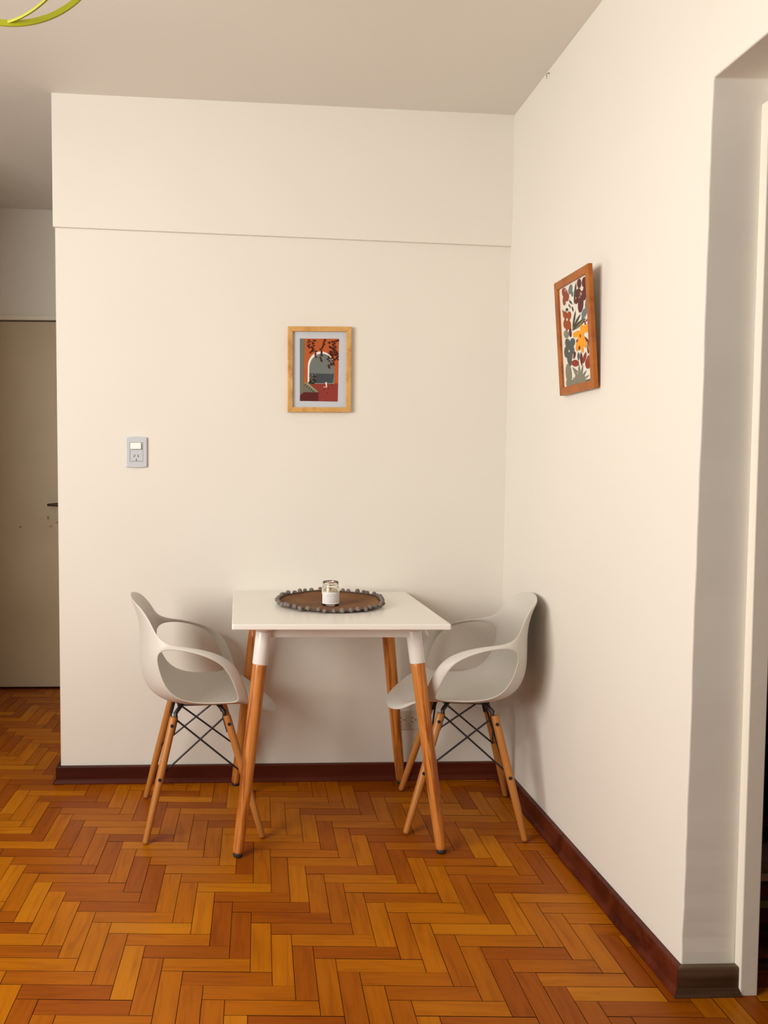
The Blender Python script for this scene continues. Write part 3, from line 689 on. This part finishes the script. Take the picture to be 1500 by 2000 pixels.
bm = bmesh.new(); box(bm, (-.0255,-.0360,.0088), (.0255,.0375,.0094)); ME(bm, 'recess', M['recess'], parent=sw)
bm = bmesh.new(); box(bm, (-.0220,-.0345,.009), (.0250,.0085,.0104)); mod_bevel(ME(bm, 'socket_module', M['plastic'], parent=sw), .0008)
bm = bmesh.new(); hexa(bm, [(-.0225,.0115,.0092),(.0185,.0115,.0092),(.0185,.0355,.0092),(-.0225,.0355,.0092),(-.0225,.0115,.0150),(.0185,.0115,.0150),(.0185,.0355,.0115),(-.0225,.0355,.0115)])
mod_bevel(ME(bm, 'rocker', M['rocker'], parent=sw), .001)
def slot(parent, x, y, ang, L, w, z=.0104):
    bm = bmesh.new(); ca, sa = math.cos(math.radians(ang)), math.sin(math.radians(ang))
    prism(bm, [(x+u*ca-v*sa, y+u*sa+v*ca) for u, v in ((-w,-L),(w,-L),(w,L),(-w,L))], 'z', z-.0005, z+.0002); ME(bm, 'contact_slot', M['slot'], parent=parent)
slot(sw, -.0072, -.0150, -28, .0046, .0014); slot(sw, .0072, -.0150, 28, .0046, .0014); slot(sw, 0, -.0290, 0, .0042, .0014)
for z in (-.0092, -.0335):
    bm = bmesh.new(); box(bm, (-.0185, z-.0004, .0103), (.0225, z+.0004, .01055)); ME(bm, 'moulded_line', M['recess'], parent=sw)
# low twin socket by the skirting behind the table leg
so_ = empty('wall_socket', (.728, BY(.73), .238), 0, 'cream twin socket plate low on the back wall behind the right table leg', 'socket')
so_.rotation_euler = (PI/2, 0, 0)
M['oldplastic'] = plain('aged_cream_plastic', (.62,.56,.46), .5)
bm = bmesh.new(); box(bm, (-.060,-.040,0), (.060,.036,.008)); mod_bevel(ME(bm, 'cover_plate', M['oldplastic'], parent=so_), .002, 3)
for cx_ in (-.0235, .0215):
    bm = bmesh.new(); box(bm, (cx_-.0165,-.022,.0078), (cx_+.0165,.021,.0095)); mo = mod_bevel(ME(bm, 'socket_module', M['oldplastic'], parent=so_), .0007)
    for (x, y, an) in ((-.004,.008,-62),(-.004,-.008,62),(.009,0,90)): slot(mo, cx_+x, y, an, .0042, .0014, .0095)
# bent nail on the right wall near the ceiling
bm = bmesh.new(); nx = RX(2.781); tube(bm, [(nx+.01,2.781,2.545),(nx-.006,2.781,2.546),(nx-.010,2.781,2.541),(nx-.009,2.783,2.527)], [.0012,.0012,.0011,.0006], 8)
tag(ME(bm, 'nail', M['slot'], smooth=True), 'small bent nail in the right wall just under the ceiling', 'nail')

# ------------------------------------------------------------------ lime pendant of interlaced hoops (only its lower edge is in view)
LC = Vector((-.380, 1.5, 2.175)); LR = .182
pend = empty('pendant_lamp', LC, 0, 'lime green hoop pendant lamp hanging at the upper left corner', 'lamp')
def limemat(name, c):
    q = NT(name); q.b.inputs['Base Color'].default_value = (*c, 1); q.b.inputs['Roughness'].default_value = .35; return q.m
M['lime'] = limemat('lime_plastic', (.33,.34,.006))
def hoop(rot, R, w, t, n=120):
    """flat band bent into a hoop: width w across, thickness t radially"""
    bm = bmesh.new(); rings = []
    for k in range(n):
        a = 2*PI*k/n; c, s = math.cos(a), math.sin(a)
        rings.append([bm.verts.new((r*c, y, r*s)) for r, y in ((R-t, -w/2), (R, -w/2), (R, w/2), (R-t, w/2))])
    for k in range(n):
        A, B_ = rings[k], rings[(k+1)%n]
        for j in range(4): bm.faces.new([A[j], A[(j+1)%4], B_[(j+1)%4], B_[j]])
    o = ME(bm, 'hoop', M['lime'], parent=pend, rot=rot); mod_bevel(o, .0008, 2, 50)
    for p in o.data.polygons: p.use_smooth = False
    return o
hoop((0, 0, math.radians(4)), LR, .004, .0105)
hoop((0, 0, math.radians(-25)), LR-.005, .004, .0045)
hoop((math.radians(90), 0, 0), LR-.010, .010, .003)
bm = bmesh.new(); tube(bm, [(0,0,CZ(LC.x)-LC.z-.001),(0,0,.06)], .003, 8); ME(bm, 'cord', M['collar'], parent=pend)
bm = bmesh.new(); lathe(bm, [(.0,.085),(.012,.083),(.019,.07),(.020,.02),(.017,.015)], 24); ME(bm, 'lamp_holder', M['collar'], parent=pend, smooth=True)
bm = bmesh.new(); lathe(bm, [(.013,.02),(.015,.0),(.027,-.03),(.030,-.05),(.024,-.072),(.010,-.083),(0,-.085)], 24, cap=False); ME(bm, 'bulb', plain('frosted_bulb', (.8,.8,.78), .3), parent=pend, smooth=True)
bm = bmesh.new(); lathe(bm, [(.045, CZ(LC.x)-LC.z-.001),(.045, CZ(LC.x)-LC.z-.012),(.02, CZ(LC.x)-LC.z-.028),(0, CZ(LC.x)-LC.z-.03)], 28); ME(bm, 'ceiling_rose', M['collar'], parent=pend, smooth=True)

# ------------------------------------------------------------------ dark shelf with cloth and shoes beyond the doorway
rk = empty('shoe_rack', (0,0,0), 0, 'black open shoe rack standing in the dark room beyond the doorway', 'shelf')
RX0, RX1, RY0, RY1 = 1.262, 1.95, 1.925, 2.22
M['rack'] = plain('black_painted_board', (.008,.007,.007), .6)
for z0, z1, nm in ((.055,.073,'shelf'), (.34,.358,'shelf'), (.70,.72,'top')):
    bm = bmesh.new(); box(bm, (RX0+.018, RY0, z0), (RX1-.018, RY1, z1)) if nm == 'shelf' else box(bm, (RX0, RY0, z0), (RX1, RY1, z1)); ME(bm, nm, M['rack'], parent=rk)
for x in (RX0, RX1-.018):
    bm = bmesh.new(); box(bm, (x, RY0, 0), (x+.018, RY1, .70)); ME(bm, 'side_panel', M['rack'], parent=rk)
bm = bmesh.new(); box(bm, (RX0+.018, RY1-.01, .0), (RX1-.018, RY1, .70)); ME(bm, 'back_panel', M['rack'], parent=rk)
# striped folded blanket on the lower shelf
qb = NT('striped_blanket'); tc = qb.n('ShaderNodeTexCoord'); sp = qb.n('ShaderNodeSeparateXYZ'); qb.l(tc.outputs['Object'], sp.inputs[0])
mr = qb.n('ShaderNodeMapRange'); mr.inputs[1].default_value = 0; mr.inputs[2].default_value = .13; qb.l(sp.outputs[2], mr.inputs[0])
qb.b.inputs['Roughness'].default_value = .95
cr = qb.ramp(mr.outputs[0], [(0,(.01,.008,.008)),(.12,(.05,.006,.006)),(.34,(.06,.01,.009)),(.42,(.14,.125,.10)),(.55,(.04,.04,.03)),(.62,(.12,.006,.006)),(.85,(.05,.035,.025))])
cr.node.color_ramp.interpolation = 'CONSTANT'; qb.l(cr, qb.b.inputs['Base Color'])
bm = bmesh.new(); n = 26; H0 = []
sec = []
for k in range(n+1):
    t = k/n; sec.append((t, .055+.05*math.exp(-((t-.25)/.35)**2)+.01*math.sin(9*t)))
for j, y in enumerate((0, .012, .05, .14, .2)):
    H0.append([bm.verts.new((t*.42, y, max(.004, h_*(.55 if j == 0 else (.9 if j == 1 else 1))))) for t, h_ in sec])
bot = [[bm.verts.new((t*.42, y, 0)) for t, h_ in sec] for y in (0, .2)]
for A, B_ in zip(H0, H0[1:]):
    for k in range(n): bm.faces.new([A[k], A[k+1], B_[k+1], B_[k]])
for k in range(n): bm.faces.new([bot[0][k], bot[0][k+1], H0[0][k+1], H0[0][k]]); bm.faces.new([bot[1][k], bot[1][k+1], H0[-1][k+1], H0[-1][k]])
bl_ = ME(bm, 'folded_blanket', qb.m, smooth=True, loc=(RX0+.03, RY0+.006, .0732))
tag(bl_, 'folded red and grey striped blanket on the bottom shelf of the dark rack', 'blanket')
# a pair of grey trainers on top of the blanket
M['shoe'] = plain('grey_mesh_fabric', (.16,.14,.13), .9, var=.2, vscale=40); M['sole'] = plain('pale_sole', (.36,.34,.32), .7)
def trainer(name, loc, rz, label):
    e = empty(name, loc, rz, label, 'shoe', 'trainers on the rack')
    bm = bmesh.new(); st = [(0,.026,.050),(.04,.032,.066),(.09,.034,.060),(.14,.038,.046),(.20,.042,.038),(.25,.036,.030),(.275,.018,.018)]
    R_ = []
    for x, w, h_ in st: R_.append([bm.verts.new((x, w*math.cos(PI*k/8), .018+(h_)*math.sin(PI*k/8)**.7 if 0 < k < 8 else .018)) for k in range(9)])
    for A, B_ in zip(R_, R_[1:]):
        for k in range(8): bm.faces.new([A[k], A[k+1], B_[k+1], B_[k]])
        bm.faces.new([A[0], A[8], B_[8], B_[0]])
    bm.faces.new(R_[0]); bm.faces.new(R_[-1])
    up = ME(bm, 'upper', M['shoe'], parent=e, smooth=True)
    bm = bmesh.new(); o2 = [(x-.004 if i == 0 else x+.004, w+.004) for i, (x, w, _) in enumerate(st)]
    prism(bm, [(x, -w) for x, w in o2] + [(x, w) for x, w in o2[::-1]], 'z', 0, .019); mod_bevel(ME(bm, 'sole', M['sole'], parent=e), .004, 3)
    for i in range(4):
        x = .085+i*.022; bm = bmesh.new(); h_ = .018+.062-.006*i
        tube(bm, [(x,-.018,h_-.006),(x+.006,0,h_+.001),(x,.018,h_-.006)], .0022, 6); ME(bm, 'lace', M['sole'], parent=e, smooth=True)
    return e
trainer('trainer', (RX0+.055, RY0+.030, .197), math.radians(12), 'grey trainer lying foremost on the striped blanket in the rack')
